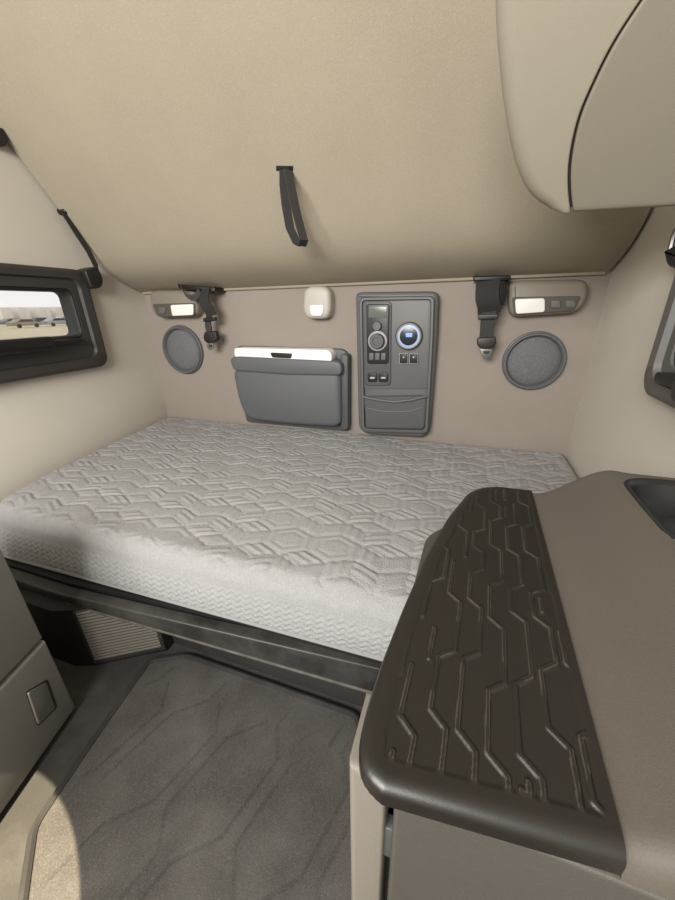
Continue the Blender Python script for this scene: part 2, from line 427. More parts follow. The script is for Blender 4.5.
# right and left reading lamps
t = thing('reading_lamp', 'wide beige wall lamp with two push buttons above the right speaker', 'lamp', W(550, 316), group='reading lamps on the back wall')
wpart('housing', [(509, 284), (516, 280), (585, 279), (590, 286), (588, 300), (577, 313), (514, 317), (509, 311)], .06, M_lamp, t, b=.018, r=9)
wpart('bezel', [(512, 297), (582, 296), (574, 311), (514, 315)], .064, M_taupe, t, back=.05, b=.003, r=4)
wpart('lens', [(515, 299), (545, 298), (545, 312), (516, 314)], .068, M_lens, t, back=.05, b=.003, r=3)
for x in (551, 566): wpart('button', rect(x, 300, x+10, 308), .070, M_dkpl, t, back=.05, b=.003, r=2)
t = thing('reading_lamp', 'beige wall lamp in the back left corner above the small speaker', 'lamp', W(172, 317), group='reading lamps on the back wall')
wpart('housing', [(148, 293), (153, 290), (192, 290), (197, 296), (197, 312), (193, 317), (158, 318), (151, 312)], .06, M_lamp, t, b=.018, r=7)
wpart('bezel', [(152, 304), (195, 303), (194, 316), (158, 317)], .064, M_taupe, t, back=.05, b=.003, r=3)
wpart('lens', [(170, 305), (193, 304), (193, 315), (172, 316)], .068, M_lens, t, back=.05, b=.003, r=2)
wpart('button', rect(158, 307, 165, 314), .070, M_dkpl, t, back=.05, b=.002, r=2)
t = thing('wall_lamp', 'small pale lamp on the back wall between the seat belt and control panel', 'lamp', W(316, 318))
wpart('housing', [(303, 291), (308, 286), (325, 286), (330, 292), (330, 312), (326, 319), (307, 319), (302, 311)], .06, M_lampl, t, b=.018, r=6)
wpart('lens', [(309, 305), (324, 305), (322, 316), (311, 316)], .066, M_lens, t, back=.04, b=.003, r=3)

# bunk restraint belts
t = thing('seat_belt', 'black belt hanging in front of the left lamp with dangling buckle', 'seat belt', W(210, 350), group='restraint belts under the upper bunk')
wpart('bracket', [(177, 284), (214, 287), (215, 292), (179, 289)], .085, M_blk, t, b=.004, r=1)
b = MB(); b.ribbon([W(182, 288, .09), W(185, 294, .105), W(190, 298, .108), W(196, 297, .10), W(200, 291, .09)], V((.006, 0, -.012)), .005); b.build('webbing', M_web2, t)
b = MB(); b.ribbon([W(206, 289, .088), W(204, 297, .10), W(205, 304, .105), W(209, 310, .098), W(212, 316, .088)], V((.026, 0, .008)), .006); b.build('webbing', M_bweb, t)
b = MB(); b.ribbon([W(211, 308, .088), W(209, 316, .085), W(208, 324, .08), W(210, 336, .08)], V((.017, 0, .003)), .006); b.build('webbing', M_web2, t)
wpart('slide', [(203, 318), (215, 317), (215, 321), (203, 322)], .094, M_blk, t, back=.078, b=.002, r=1)
wpart('buckle', [(204, 332), (215, 331), (217, 339), (214, 343), (206, 343), (203, 339)], .092, M_blk, t, back=.068, b=.004, r=2)
tg = wpart('tongue', [(207, 342), (214, 342), (213, 348), (211, 350), (209, 350), (207, 347)], .084, M_tong, t, back=.078, b=.001, r=1)
wpart('slot', rect(209, 345, 212, 347), .0846, M_blk, tg, back=.080, b=0, r=0)
t = thing('seat_belt', 'black belt with metal tongue hanging between control panel and right lamp', 'seat belt', W(485, 360), group='restraint belts under the upper bunk')
wpart('bracket', [(473, 276), (511, 275), (511, 280), (474, 281)], .09, M_blk, t, b=.004, r=1)
wpart('back_plate', [(477, 280), (505, 279), (502, 303), (480, 305)], .03, M_dk3, t, b=.004, r=2)
b = MB(); b.ribbon([W(502, 281, .085), W(504, 290, .092), W(502, 300, .088), W(497, 307, .078)], V((.010, .012, 0)), .005); b.build('webbing', M_bweb, t)
b = MB(); b.ribbon([W(488, 281, .09), W(487, 290, .108), W(487, 299, .112), W(489, 307, .10), W(489, 313, .085)], V((.038, 0, .004)), .006); b.build('webbing', M_bweb, t)
b = MB(); b.ribbon([W(490, 304, .09), W(488, 316, .088), W(487, 328, .080), W(486, 342, .07)], V((.024, 0, .002)), .006); b.build('webbing', M_web2, t)
wpart('slide', [(478, 315), (498, 314), (498, 319), (478, 320)], .098, M_blk, t, back=.08, b=.002, r=1)
wpart('buckle', [(477, 338), (496, 337), (496, 345), (492, 349), (481, 349), (477, 345)], .082, M_blk, t, back=.06, b=.004, r=2)
tg = wpart('tongue', [(480, 348), (493, 348), (491, 355), (489, 359), (484, 359), (481, 355)], .075, M_tong, t, back=.069, b=.001, r=2)
wpart('slot', [(483, 351), (490, 351), (489, 354), (484, 354)], .0756, M_blk, tg, back=.070, b=0, r=1)

# storage pouch
t = thing('storage_pouch', 'grey storage bin with white top edge on the back wall', 'pouch', W(290, 430))
wpart('back_plate', [(236, 346), (342, 349), (348, 354), (348, 431), (342, 431), (246, 422)], .022, M_dk2, t, b=.005, r=4)
wpart('pocket', [(231, 368), (340, 369), (341, 428), (290, 425), (246, 420), (238, 402)], .078, M_pouch, t, b=.022, r=10)
wpart('lip', [(229, 359), (236, 356), (338, 361), (342, 366), (341, 376), (286, 375), (233, 371)], .090, M_pouch, t, b=.010, r=5)
wpart('side_strap', [(340, 354), (348, 355), (348, 430), (341, 430)], .055, M_dk2, t, b=.006, r=3)
s_ = wpart('white_edge', [(234, 348), (328, 350), (332, 355), (331, 363), (240, 360), (234, 356)], .085, M_white, t, back=.02, b=.004, r=3, label='glossy white top edge')
wpart('catch', [(270, 352.5), (292, 353.5), (291, 358.5), (272, 357.5)], .089, M_blk, s_, back=.08, b=.001, r=2)

# control panel
t = thing('control_panel', 'dark grey control panel with dials and switches between pouch and right belt', 'control panel', W(395, 437))
wpart('housing', [(355, 294), (359, 292), (434, 291), (439, 295), (437, 340), (430, 430), (424, 438), (366, 435), (358, 428)], .050, M_dkpl, t, b=.016, r=6)
so = rpoly([(358.5, 297), (435, 295.5), (433.5, 340), (428, 434), (361.5, 432)], 6); si = rpoly([(362.5, 301), (430.5, 300), (429.5, 340), (424.5, 429.5), (365, 428)], 4)
n = len(so); rg = [W(x, y, .049) for x, y in so]+[W(x, y, .060) for x, y in so]
mid = [((x1*.7+x2*.3), (y1*.7+y2*.3)) for (x1, y1), (x2, y2) in zip(so, si)]; mid2 = [((x1*.25+x2*.75), (y1*.25+y2*.75)) for (x1, y1), (x2, y2) in zip(so, si)]
rg += [W(x, y, .066) for x, y in mid]+[W(x, y, .066) for x, y in mid2]+[W(x, y, .058) for x, y in si]+[W(x, y, .049) for x, y in si]
mesh('surround', rg, [(k*n+i, k*n+(i+1) % n, (k+1)*n+(i+1) % n, (k+1)*n+i) for k in range(5) for i in range(n)], M_dkpl, t, 40)
wpart('faceplate', [(361, 300), (432, 299), (429, 389), (362, 389)], .055, M_dkpl, t, back=.045, b=.002, r=5)
wpart('column', [(363.5, 301.5), (391.5, 301.5), (390.5, 386), (365, 386)], .062, M_dk2, t, back=.045, b=.004, r=4)
h_ = wpart('heater_control', [(366, 304), (389.5, 304), (388.5, 364), (367, 364)], .067, M_blk, t, back=.05, b=.004, r=3)
wpart('display', [(368.5, 306.5), (387, 306.5), (387, 318), (368.5, 318)], .0685, M_lcd, h_, back=.06, b=.001, r=1, label='small grey display')
def dial(name, cx, cy, rp, m, par, o0, h=.014):
    b = MB(); c = W(cx, cy, o0); r = pxr(cx, cy, rp)
    b.lathe(c, [(r, 0), (r, h*.7), (r*.9, h), (r*.55, h), (r*.5, h*.85)], n=24); return b.build(name, m, par)
dial('knob', 377.5, 326, 4, M_dkpl, h_, .067); dial('knob', 377.5, 341, 7, M_dk2, h_, .067, .02)
b = MB(); b.lathe(W(377.5, 341, .0675), [(pxr(377, 341, 9), 0), (pxr(377, 341, 9), .002), (pxr(377, 341, 8), .002), (pxr(377, 341, 8), .0005)], n=28); b.build('dial_ring', M_metal, h_)
for k in range(3): wpart('button', rect(369+k*6, 353, 373.5+k*6, 360), .071, M_dkpl, h_, back=.06, b=.001, r=1)
c = W(409, 336, .058); r = pxr(409, 336, 13)
g_ = MB(); g_.lathe(c, [(r, -.004), (r, .008), (r*.97, .010), (r*.9, .010)]); g_ = g_.build('gauge', M_blk, t)
b = MB(); b.lathe(c, [(r*.90, 0), (r*.90, .013), (r*.86, .015), (r*.80, .013), (r*.78, .0105)]); b.build('gauge_ring', M_silver, g_)
b = MB(); b.lathe(c, [(r*.79, 0), (r*.79, .0112), (r*.76, .0115)]); b.build('gauge_face', M_gauge, g_)
b = MB(); b.lathe(c, [(r*.66, 0), (r*.66, .0122), (r*.64, .0125)]); b.build('gauge_centre', M_gdark, g_)
b = MB(); wpr(b, [(405.5, 333), (412.5, 333), (412, 337), (406, 337)], .0712, .06, 0); b.build('gauge_display', M_glow, g_)
for x in (399, 409):
    s_ = wpart('socket', rect(x, 353, x+9, 364), .062, M_rim, t, back=.045, b=.001, r=1, label='pale rimmed socket')
    wpart('cover', rect(x+.6, 353.6, x+8.4, 363.4), .064, M_blk, s_, back=.05, b=.002, r=1)
    wpart('symbol', rect(x+3.8, 356.5, x+5.2, 358), .0647, M_lampl, s_, back=.055, b=0, r=0)
for x in (367.5, 378.5):
    s_ = wpart('rocker_switch', rect(x, 373, x+9.5, 382), .067, M_blk, t, back=.045, b=.003, r=2)
    wpart('symbol', rect(x+2.5, 377, x+7, 378.7), .0678, M_lampl, s_, back=.055, b=0, r=0)
pk = wpart('pocket', [(363, 397), (427.5, 396), (424.5, 430), (366, 429)], .072, M_net, t, back=.035, b=.012, r=5)
b = MB(); b.tube([W(x, y, .074) for x, y in ((363, 397), (378, 400), (395, 402), (412, 400), (427, 396))], .006); b.build('elastic_hem', M_dk2, pk)
b = MB(); b.tube([W(x, y, .073) for x, y in ((367, 408), (380, 411), (397, 412), (412, 411), (423, 407))], .0025); b.build('stitching', M_dkpl, pk)

# ------------------------------------------------------------ lower bed
NX, NY = 700, 350
a = np.linspace(0, 1, NX)[None, :]; bb = np.linspace(0, 1, NY)[:, None]
dfr = (1-bb)*1.01 + 0*a; dbk = bb*1.01+0*a; dl = a*1.9+0*bb; dr = (1-a)*1.9+0*bb
# round the near-left corner in plan (square to disc)
rc = .15
pc = np.clip((rc-dl)/rc, 0, 1); qc = np.clip((rc-dfr)/rc, 0, 1)
a2 = a + (pc-pc*np.sqrt(1-qc*qc/2))*rc/1.9; b2 = bb - (qc-qc*np.sqrt(1-pc*pc/2))*rc/1.01
BL, BR, FLp, FRp = (-1.598, 1.545), (.437, 1.545), (-1.43, .528), (.437, .538)
X = (1-b2)*((1-a2)*BL[0]+a2*BR[0]) + b2*((1-a2)*FLp[0]+a2*FRp[0])
Yc = (1-b2)*((1-a2)*BL[1]+a2*BR[1]) + b2*((1-a2)*FLp[1]+a2*FRp[1])
rf, rs = .052, .02
rl_ = rs+(rf-rs)*np.clip((.4-dfr)/.3, 0, 1)
Z = -.572 - drop(np.minimum(dfr, dl*rf/rl_), rf) - drop(dbk, rs) - drop(dr, rs)
Rh = .057; gx = X/1.3; gy = Yc*1.0
q = (math.sqrt(3)/3*gx-gy/3)/Rh; r_ = (2/3*gy)/Rh; s3 = -q-r_
rq, rr, rs3 = np.round(q), np.round(r_), np.round(s3)
dq, dr_, ds = abs(rq-q), abs(rr-r_), abs(rs3-s3)
m1 = (dq > dr_) & (dq > ds); m2 = (~m1) & (dr_ > ds)
rq = np.where(m1, -rr-rs3, rq); rr = np.where(m2, -rq-rs3, rr)
lx = gx-Rh*math.sqrt(3)*(rq+rr/2); ly = gy-Rh*1.5*rr
hexd = Rh*math.sqrt(3)/2 - np.maximum.reduce([abs(lx), abs(lx*.5+ly*math.sqrt(3)/2), abs(lx*.5-ly*math.sqrt(3)/2)])
# hexagons are divided one of two ways or left whole, so the stitching reads as mixed zigzags and hexagons
hsh = np.mod(rq*7+rr*13+np.floor(rq/3)*5+np.floor(rr/2)*3, 6)
flip = np.where((hsh == 0) | (hsh == 3) | (hsh == 5), -1., 1.)
whole = (hsh == 4)
ly2 = ly*flip
ang = np.degrees(np.arctan2(ly2, lx)) % 360
sec = (((ang-90) % 360)//120).astype(int)
def raydist(deg):
    c_, s__ = math.cos(rad(deg)), math.sin(rad(deg)); al = lx*c_+ly2*s__; pe = abs(-lx*s__+ly2*c_)
    return np.where(al > 0, pe, np.hypot(lx, ly))
spoke = np.minimum.reduce([raydist(90), raydist(210), raydist(330)])
H = .0026*(1-np.exp(-(hexd/.007)**2)) + np.where(whole, .0018-.0016*np.exp(-((hexd-.020)/.005)**2), .0026*(1-np.exp(-(spoke/.0065)**2)))
per = Rh*.866/2.5
for k, deg in ((0, 90), (1, 210), (2, 330)):
    c_, s__ = math.cos(rad(deg)), math.sin(rad(deg)); pe = -lx*s__+ly2*c_
    amp = np.where(whole, 0, np.where(np.mod(rq+2*rr+k, 3) == 1, .0001, .0010))
    H += np.where(sec == k, amp*np.cos(2*math.pi*pe/per)-.0004, 0)
fade = np.clip((dfr-.008)/.03, 0, 1)*np.clip(dl/.03, 0, 1)*np.clip(dr/.03, 0, 1)*np.clip(dbk/.02, 0, 1)
Z = Z + H*fade + (.004*np.sin(X*5+Yc*3)+.0015*np.sin(X*17+Yc*11+np.sin(X*6)*2))*np.clip((dfr-.03)/.05, 0, 1)*np.clip(dl/.03, 0, 1)*np.clip(dr/.03, 0, 1)*np.clip(dbk/.02, 0, 1)
vs = [V((float(X[i, j]), float(Yc[i, j]), float(Z[i, j]))) for i in range(NY) for j in range(NX)]
fs = grid_faces(NY, NX)
loop = [j for j in range(NX)] + [i*NX+NX-1 for i in range(1, NY)] + [(NY-1)*NX+j for j in range(NX-2, -1, -1)] + [i*NX for i in range(NY-2, 0, -1)]
prev = loop; nlev = 30; ZB = -.712
for lev in range(1, nlev+1):
    t = lev/nlev; cur = []
    for li in loop:
        p_ = vs[li]; i, j = divmod(li, NX); u_ = j/(NX-1); w_ = i/(NY-1)
        tx = p_.x; ty = p_.y-((1-u_)*.028-u_*.002)*(w_**6)*t
        zz = p_.z+(ZB-p_.z)*t
        if i == NY-1:      # ribbed band and soft puckers on the front side
            ty -= .005*math.sin(math.pi*t)+.0018*math.sin(p_.x*23+math.sin(p_.x*9)*2)*math.sin(math.pi*t)
            ty -= .0013*math.cos(2*math.pi*(t*6+abs(((p_.x/.026) % 1)-.5)*1.4))*min(1, (1-t)*6)*min(1, t*8)
        cur.append(len(vs)); vs.append(V((tx, ty, zz)))
    n = len(loop)
    fs += [(prev[k], prev[(k+1) % n], cur[(k+1) % n], cur[k]) for k in range(n)]
    prev = cur
bot = [vs[k] for k in prev]
fs.append(tuple(prev))
mt = mesh('mattress', vs, fs, M_mattr, None, 80, label='light grey quilted mattress with hexagon stitching on the lower bed', cat='mattress')
fr_ = bot[NX+NY-2: NX+NY-2+NX]
b = MB(); b.tube([p_+V((0, -.001, .006)) for p_ in fr_[::12]], .005); b.build('piping', M_pipe, mt)

bd = thing('bed_base', 'dark bed base with black front rail under the quilted mattress', 'bed base', (-.5, .8, FL))
def lineY(x): return .452+(max(x, -.96)+.96)/.93*.083
b = MB(); b.prism([V((-1.375, .50, ZB)), V((.435, .56, ZB)), V((.435, 1.54, ZB)), V((-1.56, 1.54, ZB))], (0, 0, -.03)); b.build('platform', M_bed, bd)
b = MB(); b.prism([V((x, lineY(x), z)) for x, z in ((-1.36, -.722), (-.975, -.722), (-.03, -.746), (-.03, -.838), (-.64, -.783), (-.975, -.757), (-1.36, -.755))], (.003, .03, 0), .006); rail = b.build('rail', M_rail, bd)
b = MB(); b.tube([V((x, lineY(x)+.002, z+.003)) for x, z in ((-.975, -.757), (-.8, -.770), (-.64, -.783), (-.4, -.8047), (-.2, -.8227), (-.035, -.8375))], .0045); b.build('lip', M_lip, rail, label='scuffed lower lip')
b = MB(); b.prism([V((x, lineY(x)+.034, z)) for x, z in ((-1.36, -.716), (-1.0, -.716), (-.03, -.716), (-.03, -.84), (-1.0, -.78), (-1.36, -.78))], (.002, .02, 0), 0); b.build('front_board', M_bed, bd)
b = MB(); b.box(-.80, -.02, .575, .59, FL, -.75, .002); b.build('kick_panel', M_kick, bd)
b = MB(); b.prism([V((x, y, -.752)) for x, y in ((-1.37, .42), (-.99, .42), (-.936, .440), (-.765, .548), (-.765, .60), (-1.37, .60))], (0, 0, FL+.752), 0); b.build('side_support', M_bed, bd)
va = V((-.936, .440, 0)); vb = V((-.765, .548, 0)); vd = (vb-va); vlen = vd.length; vd.normalize(); vn = V((vd.y, -vd.x, 0))
def vface(s0, s1, z0, z1, th, bev=.001):
    m_ = MB()
    m_.prism([va+vd*s+vn*th+V((0, 0, z)) for s, z in ((s0, z0), (s1, z0), (s1, z1), (s0, z1))], -vn*(th-.0005), bev); return m_
vp = vface(.002, vlen-.002, FL+.012, -.755, .006, .003).build('vent_panel', M_kick, bd)
b = MB()
for k in range(17):
    m_ = vface(.010, vlen-.012, FL+.028+k*.0110, FL+.0352+k*.0110, .0085, .0015); b.add(m_.v, m_.f)
b.build('vent_slats', M_vent, vp)

# ------------------------------------------------------------ floor mat
fp = [at(x, y, Z=FL) for x, y in ((192, 653), (358, 716), (372, 800), (372, 1000), (100, 1010), (22, 930), (36, 830), (98, 738), (150, 664))]
for q_ in fp: q_.x = min(q_.x, -.05); q_.y = min(q_.y, .545)
mpoly = rpoly([(q_.x, q_.y) for q_ in fp], .02)
fm = thing('floor_mat', 'dirty dark grey carpet mat on the floor in front of the bed', 'mat', (-.4, .3, FL))
mx0, mx1 = min(p_[0] for p_ in mpoly), max(p_[0] for p_ in mpoly); my0, my1 = min(p_[1] for p_ in mpoly), max(p_[1] for p_ in mpoly)
st = .0032; gxs = np.arange(mx0, mx1, st); gys = np.arange(my0, my1, st); MX, MY = np.meshgrid(gxs, gys)
rnd = random.Random(12); segs = []
for i in range(-3, 14):      # straight angular lines embossed in the pile
    base = mx0+i*.085; ph = (i % 2)*.5; per_ = .42; am = .026; pts = []
    for k in range(-2, 4):
        y0 = my0+k*per_+ph*per_
        pts += [(base-am, y0), (base-am, y0+per_*.36), (base+am, y0+per_*.5), (base+am, y0+per_*.86)]
    sh = lambda p_: (p_[0]+(p_[1]-my0)*.30, p_[1])
    for p1, p2 in zip(pts[:-1], pts[1:]):
        if rnd.random() < .8: segs.append((sh(p1), sh(p2)))
SDm = segd(MX, MY, segs); ED = segd(MX, MY, [(mpoly[k], mpoly[(k+1) % len(mpoly)]) for k in range(len(mpoly))])
ins = np.array([[inside(x, y, mpoly) for x in gxs] for y in gys])
GRV = np.clip((.0050-SDm)/.0022, 0, 1)*np.clip((ED-.03)/.004, 0, 1)
MZ = FL+.0125 - .0005*GRV
idx = -np.ones(MX.shape, int); vs = []; b = MB()
b.prism([V((x, y, FL+.009)) for x, y in mpoly], (0, 0, -.009), 0)
for r_i in range(MX.shape[0]):
    for c_i in range(MX.shape[1]):
        if ins[r_i, c_i]: idx[r_i, c_i] = len(vs); vs.append(V((float(MX[r_i, c_i]), float(MY[r_i, c_i]), float(MZ[r_i, c_i]))))
fs = []; gf = []; nf0 = len(b.f)
for r_i in range(MX.shape[0]-1):
    for c_i in range(MX.shape[1]-1):
        qd = (idx[r_i, c_i], idx[r_i, c_i+1], idx[r_i+1, c_i+1], idx[r_i+1, c_i])
        if min(qd) >= 0:
            if GRV[r_i, c_i] > .5: gf.append(nf0+len(fs))
            fs.append(tuple(int(k) for k in qd))
b.add(vs, fs)
b.build('mat_pile', M_mat, fm, 70, m2=M_mgr, f2=gf)
b = MB(); lp_ = [V((x, y, FL+.010)) for x, y in mpoly]; b.tube(lp_+lp_[:1], .009); b.build('mat_border', M_matb, fm)

# ------------------------------------------------------------ left drawer cabinet
lc = thing('drawer_cabinet', 'light grey cabinet with latched drawer at the left edge by the floor', 'cabinet', (-1.05, .2, FL))
d0 = at(77, 705, Z=-.95); d1 = at(0, 815, Z=-.95)
dd = (d1-d0); dd.z = 0; dd.normalize()
fA = V((d0.x, d0.y, 0)); fB = fA+dd*.5; fnrm = V((dd.y, -dd.x, 0))
if fnrm.x < 0: fnrm = -fnrm
cut = at(45, 640, X=d0.x).z
def face_prism(z0, z1, A, B, depth, bev):
    m_ = MB(); m_.prism([V((q_.x, q_.y, z)) for q_, z in ((A, z0), (B, z0), (B, z1), (A, z1))], -fnrm*depth, bev); return m_
face_prism(FL+.005, -.38, fA-fnrm*.02, fB-fnrm*.02, .4, .004).build('body', M_cab, lc)
face_prism(cut+.004, -.38, fA-fnrm*.004, fB-fnrm*.004, .016, .008).build('upper_panel', M_cab, lc)
dw = face_prism(-.955, cut-.004, fA, fB, .02, .010).build('drawer', M_cab, lc)
nf = fnrm; cf = nf.dot(fA)
def onface(x, y, lift=0): return atpl(x, y, nf, cf+lift)
b = MB(); b.prism([onface(x, y, .002) for x, y in rpoly([(26, 692), (48, 679), (58, 707), (38, 727)], 3)], -nf*.007, .001); lt = b.build('latch', M_dk3, dw)
b = MB(); b.prism([onface(x, y, .005) for x, y in rpoly([(28, 693), (47, 682), (56, 708), (39, 725)], 3)], -nf*.004, .003); b.build('paddle', M_shiny, lt, label='shiny metal paddle')

# ------------------------------------------------------------ right console
cs = thing('side_console', 'console cabinet with ridged black top in the right foreground', 'cabinet', (.2, .3, FL))
ZT = -.26
Lp = [at(x, y, Z=ZT-.003) for x, y in ((496, 486), (480, 487), (468, 492), (448, 516), (425, 556), (403, 606), (383, 656), (367, 704), (358, 742), (358, 766), (366, 782), (382, 793))]
Lp = np.array([[q_.x, q_.y] for q_ in Lp])
nr_, nc_ = 480, 220
Lr, tt = resamp(Lp, nr_)
for _ in range(110): Lr[1:-1] = (Lr[:-2]+2*Lr[1:-1]+Lr[2:])/4
A_ = at(531, 488, Z=ZT); B_ = at(630, 861, Z=ZT)
ty_ = (Lr[:, 1]-Lr[0, 1])/(Lr[-1, 1]-Lr[0, 1]); ty_ = np.clip(np.maximum.accumulate(ty_)*.5+tt*.5, 0, 1)
Rr = np.c_[A_.x+(B_.x-A_.x)*ty_, A_.y+(B_.y-A_.y)*ty_]
sg_ = np.linspace(0, 1, nc_)[None, :]
GX = Lr[:, :1]*(1-sg_)+Rr[:, :1]*sg_; GY = Lr[:, 1:]*(1-sg_)+Rr[:, 1:]*sg_
outl = np.r_[Rr[:1], Lr[::5], Lr[-1:], Rr[-1:]]
D = segd(GX, GY, [(outl[k], outl[k+1]) for k in range(len(outl)-1)])
Dr = (1-sg_)*np.hypot(Lr[:, :1]-Rr[:, :1], Lr[:, 1:]-Rr[:, 1:])
GZ = np.full(GX.shape, ZT) - drop(D, .011)*.7
# continuous angular channels running front to back; neighbours step apart and together again
segs = []; rnd = random.Random(44); sp = .0185
sh = lambda p_: (p_[0]+(p_[1]-.13)*.06, p_[1])
for i in range(-2, 11):
    base = -.029+sp*i; y = .06+(i % 2)*.045+rnd.uniform(-.012, .012); sd = -1 if i % 2 else 1; x = base-sd*.0058
    while y < .56:
        ln = rnd.uniform(.028, .056); y2 = y+ln
        segs.append((sh((x, y)), sh((x, y2))))
        if rnd.random() < .20: segs.append((sh((x+sd*.0074, y+.007)), sh((x+sd*.0074, y2-.004))))
        stp = .0116 if x < base else -.0116
        y3 = y2+.010
        if rnd.random() < .92: segs.append((sh((x, y2)), sh((x+stp, y3))))
        x += stp; y = y3
SD = segd(GX, GY, segs)
mask = np.clip((D-.015)/.003, 0, 1)*np.clip((Dr-.005)/.003, 0, 1)
ridge = np.clip((.0027-SD)/.0017, 0, 1)
GZ = GZ - .0009*mask + mask*(.0016*ridge*ridge*(3-2*ridge))
vs = [V((float(GX[i, j]), float(GY[i, j]), float(GZ[i, j]))) for i in range(nr_) for j in range(nc_)]
fs = grid_faces(nr_, nc_)
SDf = (SD[:-1, :-1]+SD[1:, 1:])/2; Mf = mask[:-1, :-1]
patch = np.sin(GX*95+np.sin(GY*60)*2)+np.sin(GY*47+GX*30)
worn = ((SDf > .0008) & (SDf < .0016) & (Mf > .8) & (patch[:-1, :-1] > -.3)).ravel()
f2 = [int(k) for k in np.nonzero(worn)[0]]
rim = [j for j in range(nc_-1, -1, -1)] + [i*nc_ for i in range(1, nr_)] + [(nr_-1)*nc_+j for j in range(1, nc_)]
low = []
for li in rim: low.append(len(vs)); vs.append(vs[li]+V((0, 0, -.008)))
fs += strip(rim, low)
low2 = []
cc = V((.06, .3, 0))
for li in low:
    p_ = vs[li]; dv = (cc-V((p_.x, p_.y, 0))).normalized()*.012; low2.append(len(vs)); vs.append(p_+dv+V((0, 0, -.006)))
fs += strip(low, low2)
mesh('ridged_top', vs, fs, M_ctop, cs, 60, m2=M_worn, f2=f2, label='black moulded top with long stepped ridge lines')
# tray outline, cut into the raised side
out = rpoly([(.200, .490), (.197, .42), (.197, .335), (.435, .315), (.435, .496)], .045, 10)
ZTR = ZT+.0565
inn_ = rpoly([(.205, .483), (.2025, .415), (.203, .343), (.42, .323), (.42, .483)], .042, 10)
# taupe raised side
nr2, nc2 = 130, 96; vs = []
Ya, Yb = A_.y, B_.y
for i in range(nr2):
    t = i/(nr2-1); x0 = A_.x+(B_.x-A_.x)*t+.0005; y0 = Ya+(Yb-Ya)*t
    for j in range(nc2):
        s = j/(nc2-1); x = x0+(XR-.006-x0)*s; q_ = min(1, (x-x0)/.085); k = q_*q_*(3-2*q_)
        y = y0 + (.512-Ya)*(1-t)*min(1, (x-x0)/.1)
        de_far = t*(Ya-Yb); de_n = (1-t)*(Ya-Yb)
        z = ZT-.002+.058*k
        r1 = .016
        for d_ in (de_far, de_n):
            if d_ < r1: z -= r1-math.sqrt(max(0, r1*r1-(r1-d_)**2))
        if inside(x, y, out, .003): z -= .072
        vs.append(V((x, y, z)))
fs = grid_faces(nr2, nc2)
e1 = list(range(nc2)); e2 = [(nr2-1)*nc2+j for j in range(nc2)]
for e in (e1, e2):
    l_ = []
    for li in e: l_.append(len(vs)); vs.append(V((vs[li].x, vs[li].y, ZT-.045)))
    fs += strip(e, l_)
mesh('raised_side', vs, fs, M_taupe, cs, 50, label='smooth taupe raised side of the console top')
# body below
b = MB(); b.prism([V((x, y, ZT-.022)) for x, y in rpoly([(-.030, .15), (.44, .15), (.44, .49), (.05, .49), (-.02, .40)], .02)], (0, 0, FL-ZT+.022), 0); b.build('body', M_cbody, cs)
b = MB(); b.prism([V((x, .126, z)) for x, z in ((-.043, FL+.01), (-.0165, FL+.01), (-.0165, ZT-.018), (-.043, ZT-.018))], (0, .05, 0), .006); b.build('pillar', M_pil, cs)
b = MB(); b.prism([V((x, .124, z)) for x, z in ((-.0115, FL+.03), (.43, FL+.03), (.43, ZT-.019), (-.0115, ZT-.019))], (0, .02, 0), .004); dr_o = b.build('door', M_cbody, cs)
for z in (ZT-.125, ZT-.5):
    b = MB(); b.box(-.0185, -.0095, .131, .14, z, z+.04, .001); b.build('hinge', M_metal, dr_o)
def sc_(P, cx, cy, kx, ky): return [(cx+(x-cx)*kx, cy+(y-cy)*ky) for x, y in P]
n = len(out)
ring = [V((x, y, ZTR-.03)) for x, y in out]+[V((x, y, ZTR-.001)) for x, y in out]+[V((x, y, ZTR)) for x, y in sc_(out, .31, .40, .99, .99)]
ring += [V((x, y, ZTR-.001)) for x, y in inn_]+[V((x, y, ZTR-.005)) for x, y in sc_(inn_, .312, .40, .98, .97)]+[V((x, y, ZTR-.016)) for x, y in sc_(inn_, .312, .40, .93, .92)]+[V((x, y, ZTR-.026)) for x, y in sc_(inn_, .312, .40, .84, .82)]
ring += [V((x, y, ZTR-.030)) for x, y in sc_(inn_, .312, .40, .70, .68)]
fs = [(k*n+i, k*n+(i+1) % n, (k+1)*n+(i+1) % n, (k+1)*n+i) for k in range(7) for i in range(n)] + [tuple(range(7*n, 8*n))]
mesh('tray', ring, fs, M_blk, cs, 60, label='black recessed tray at the back of the console')

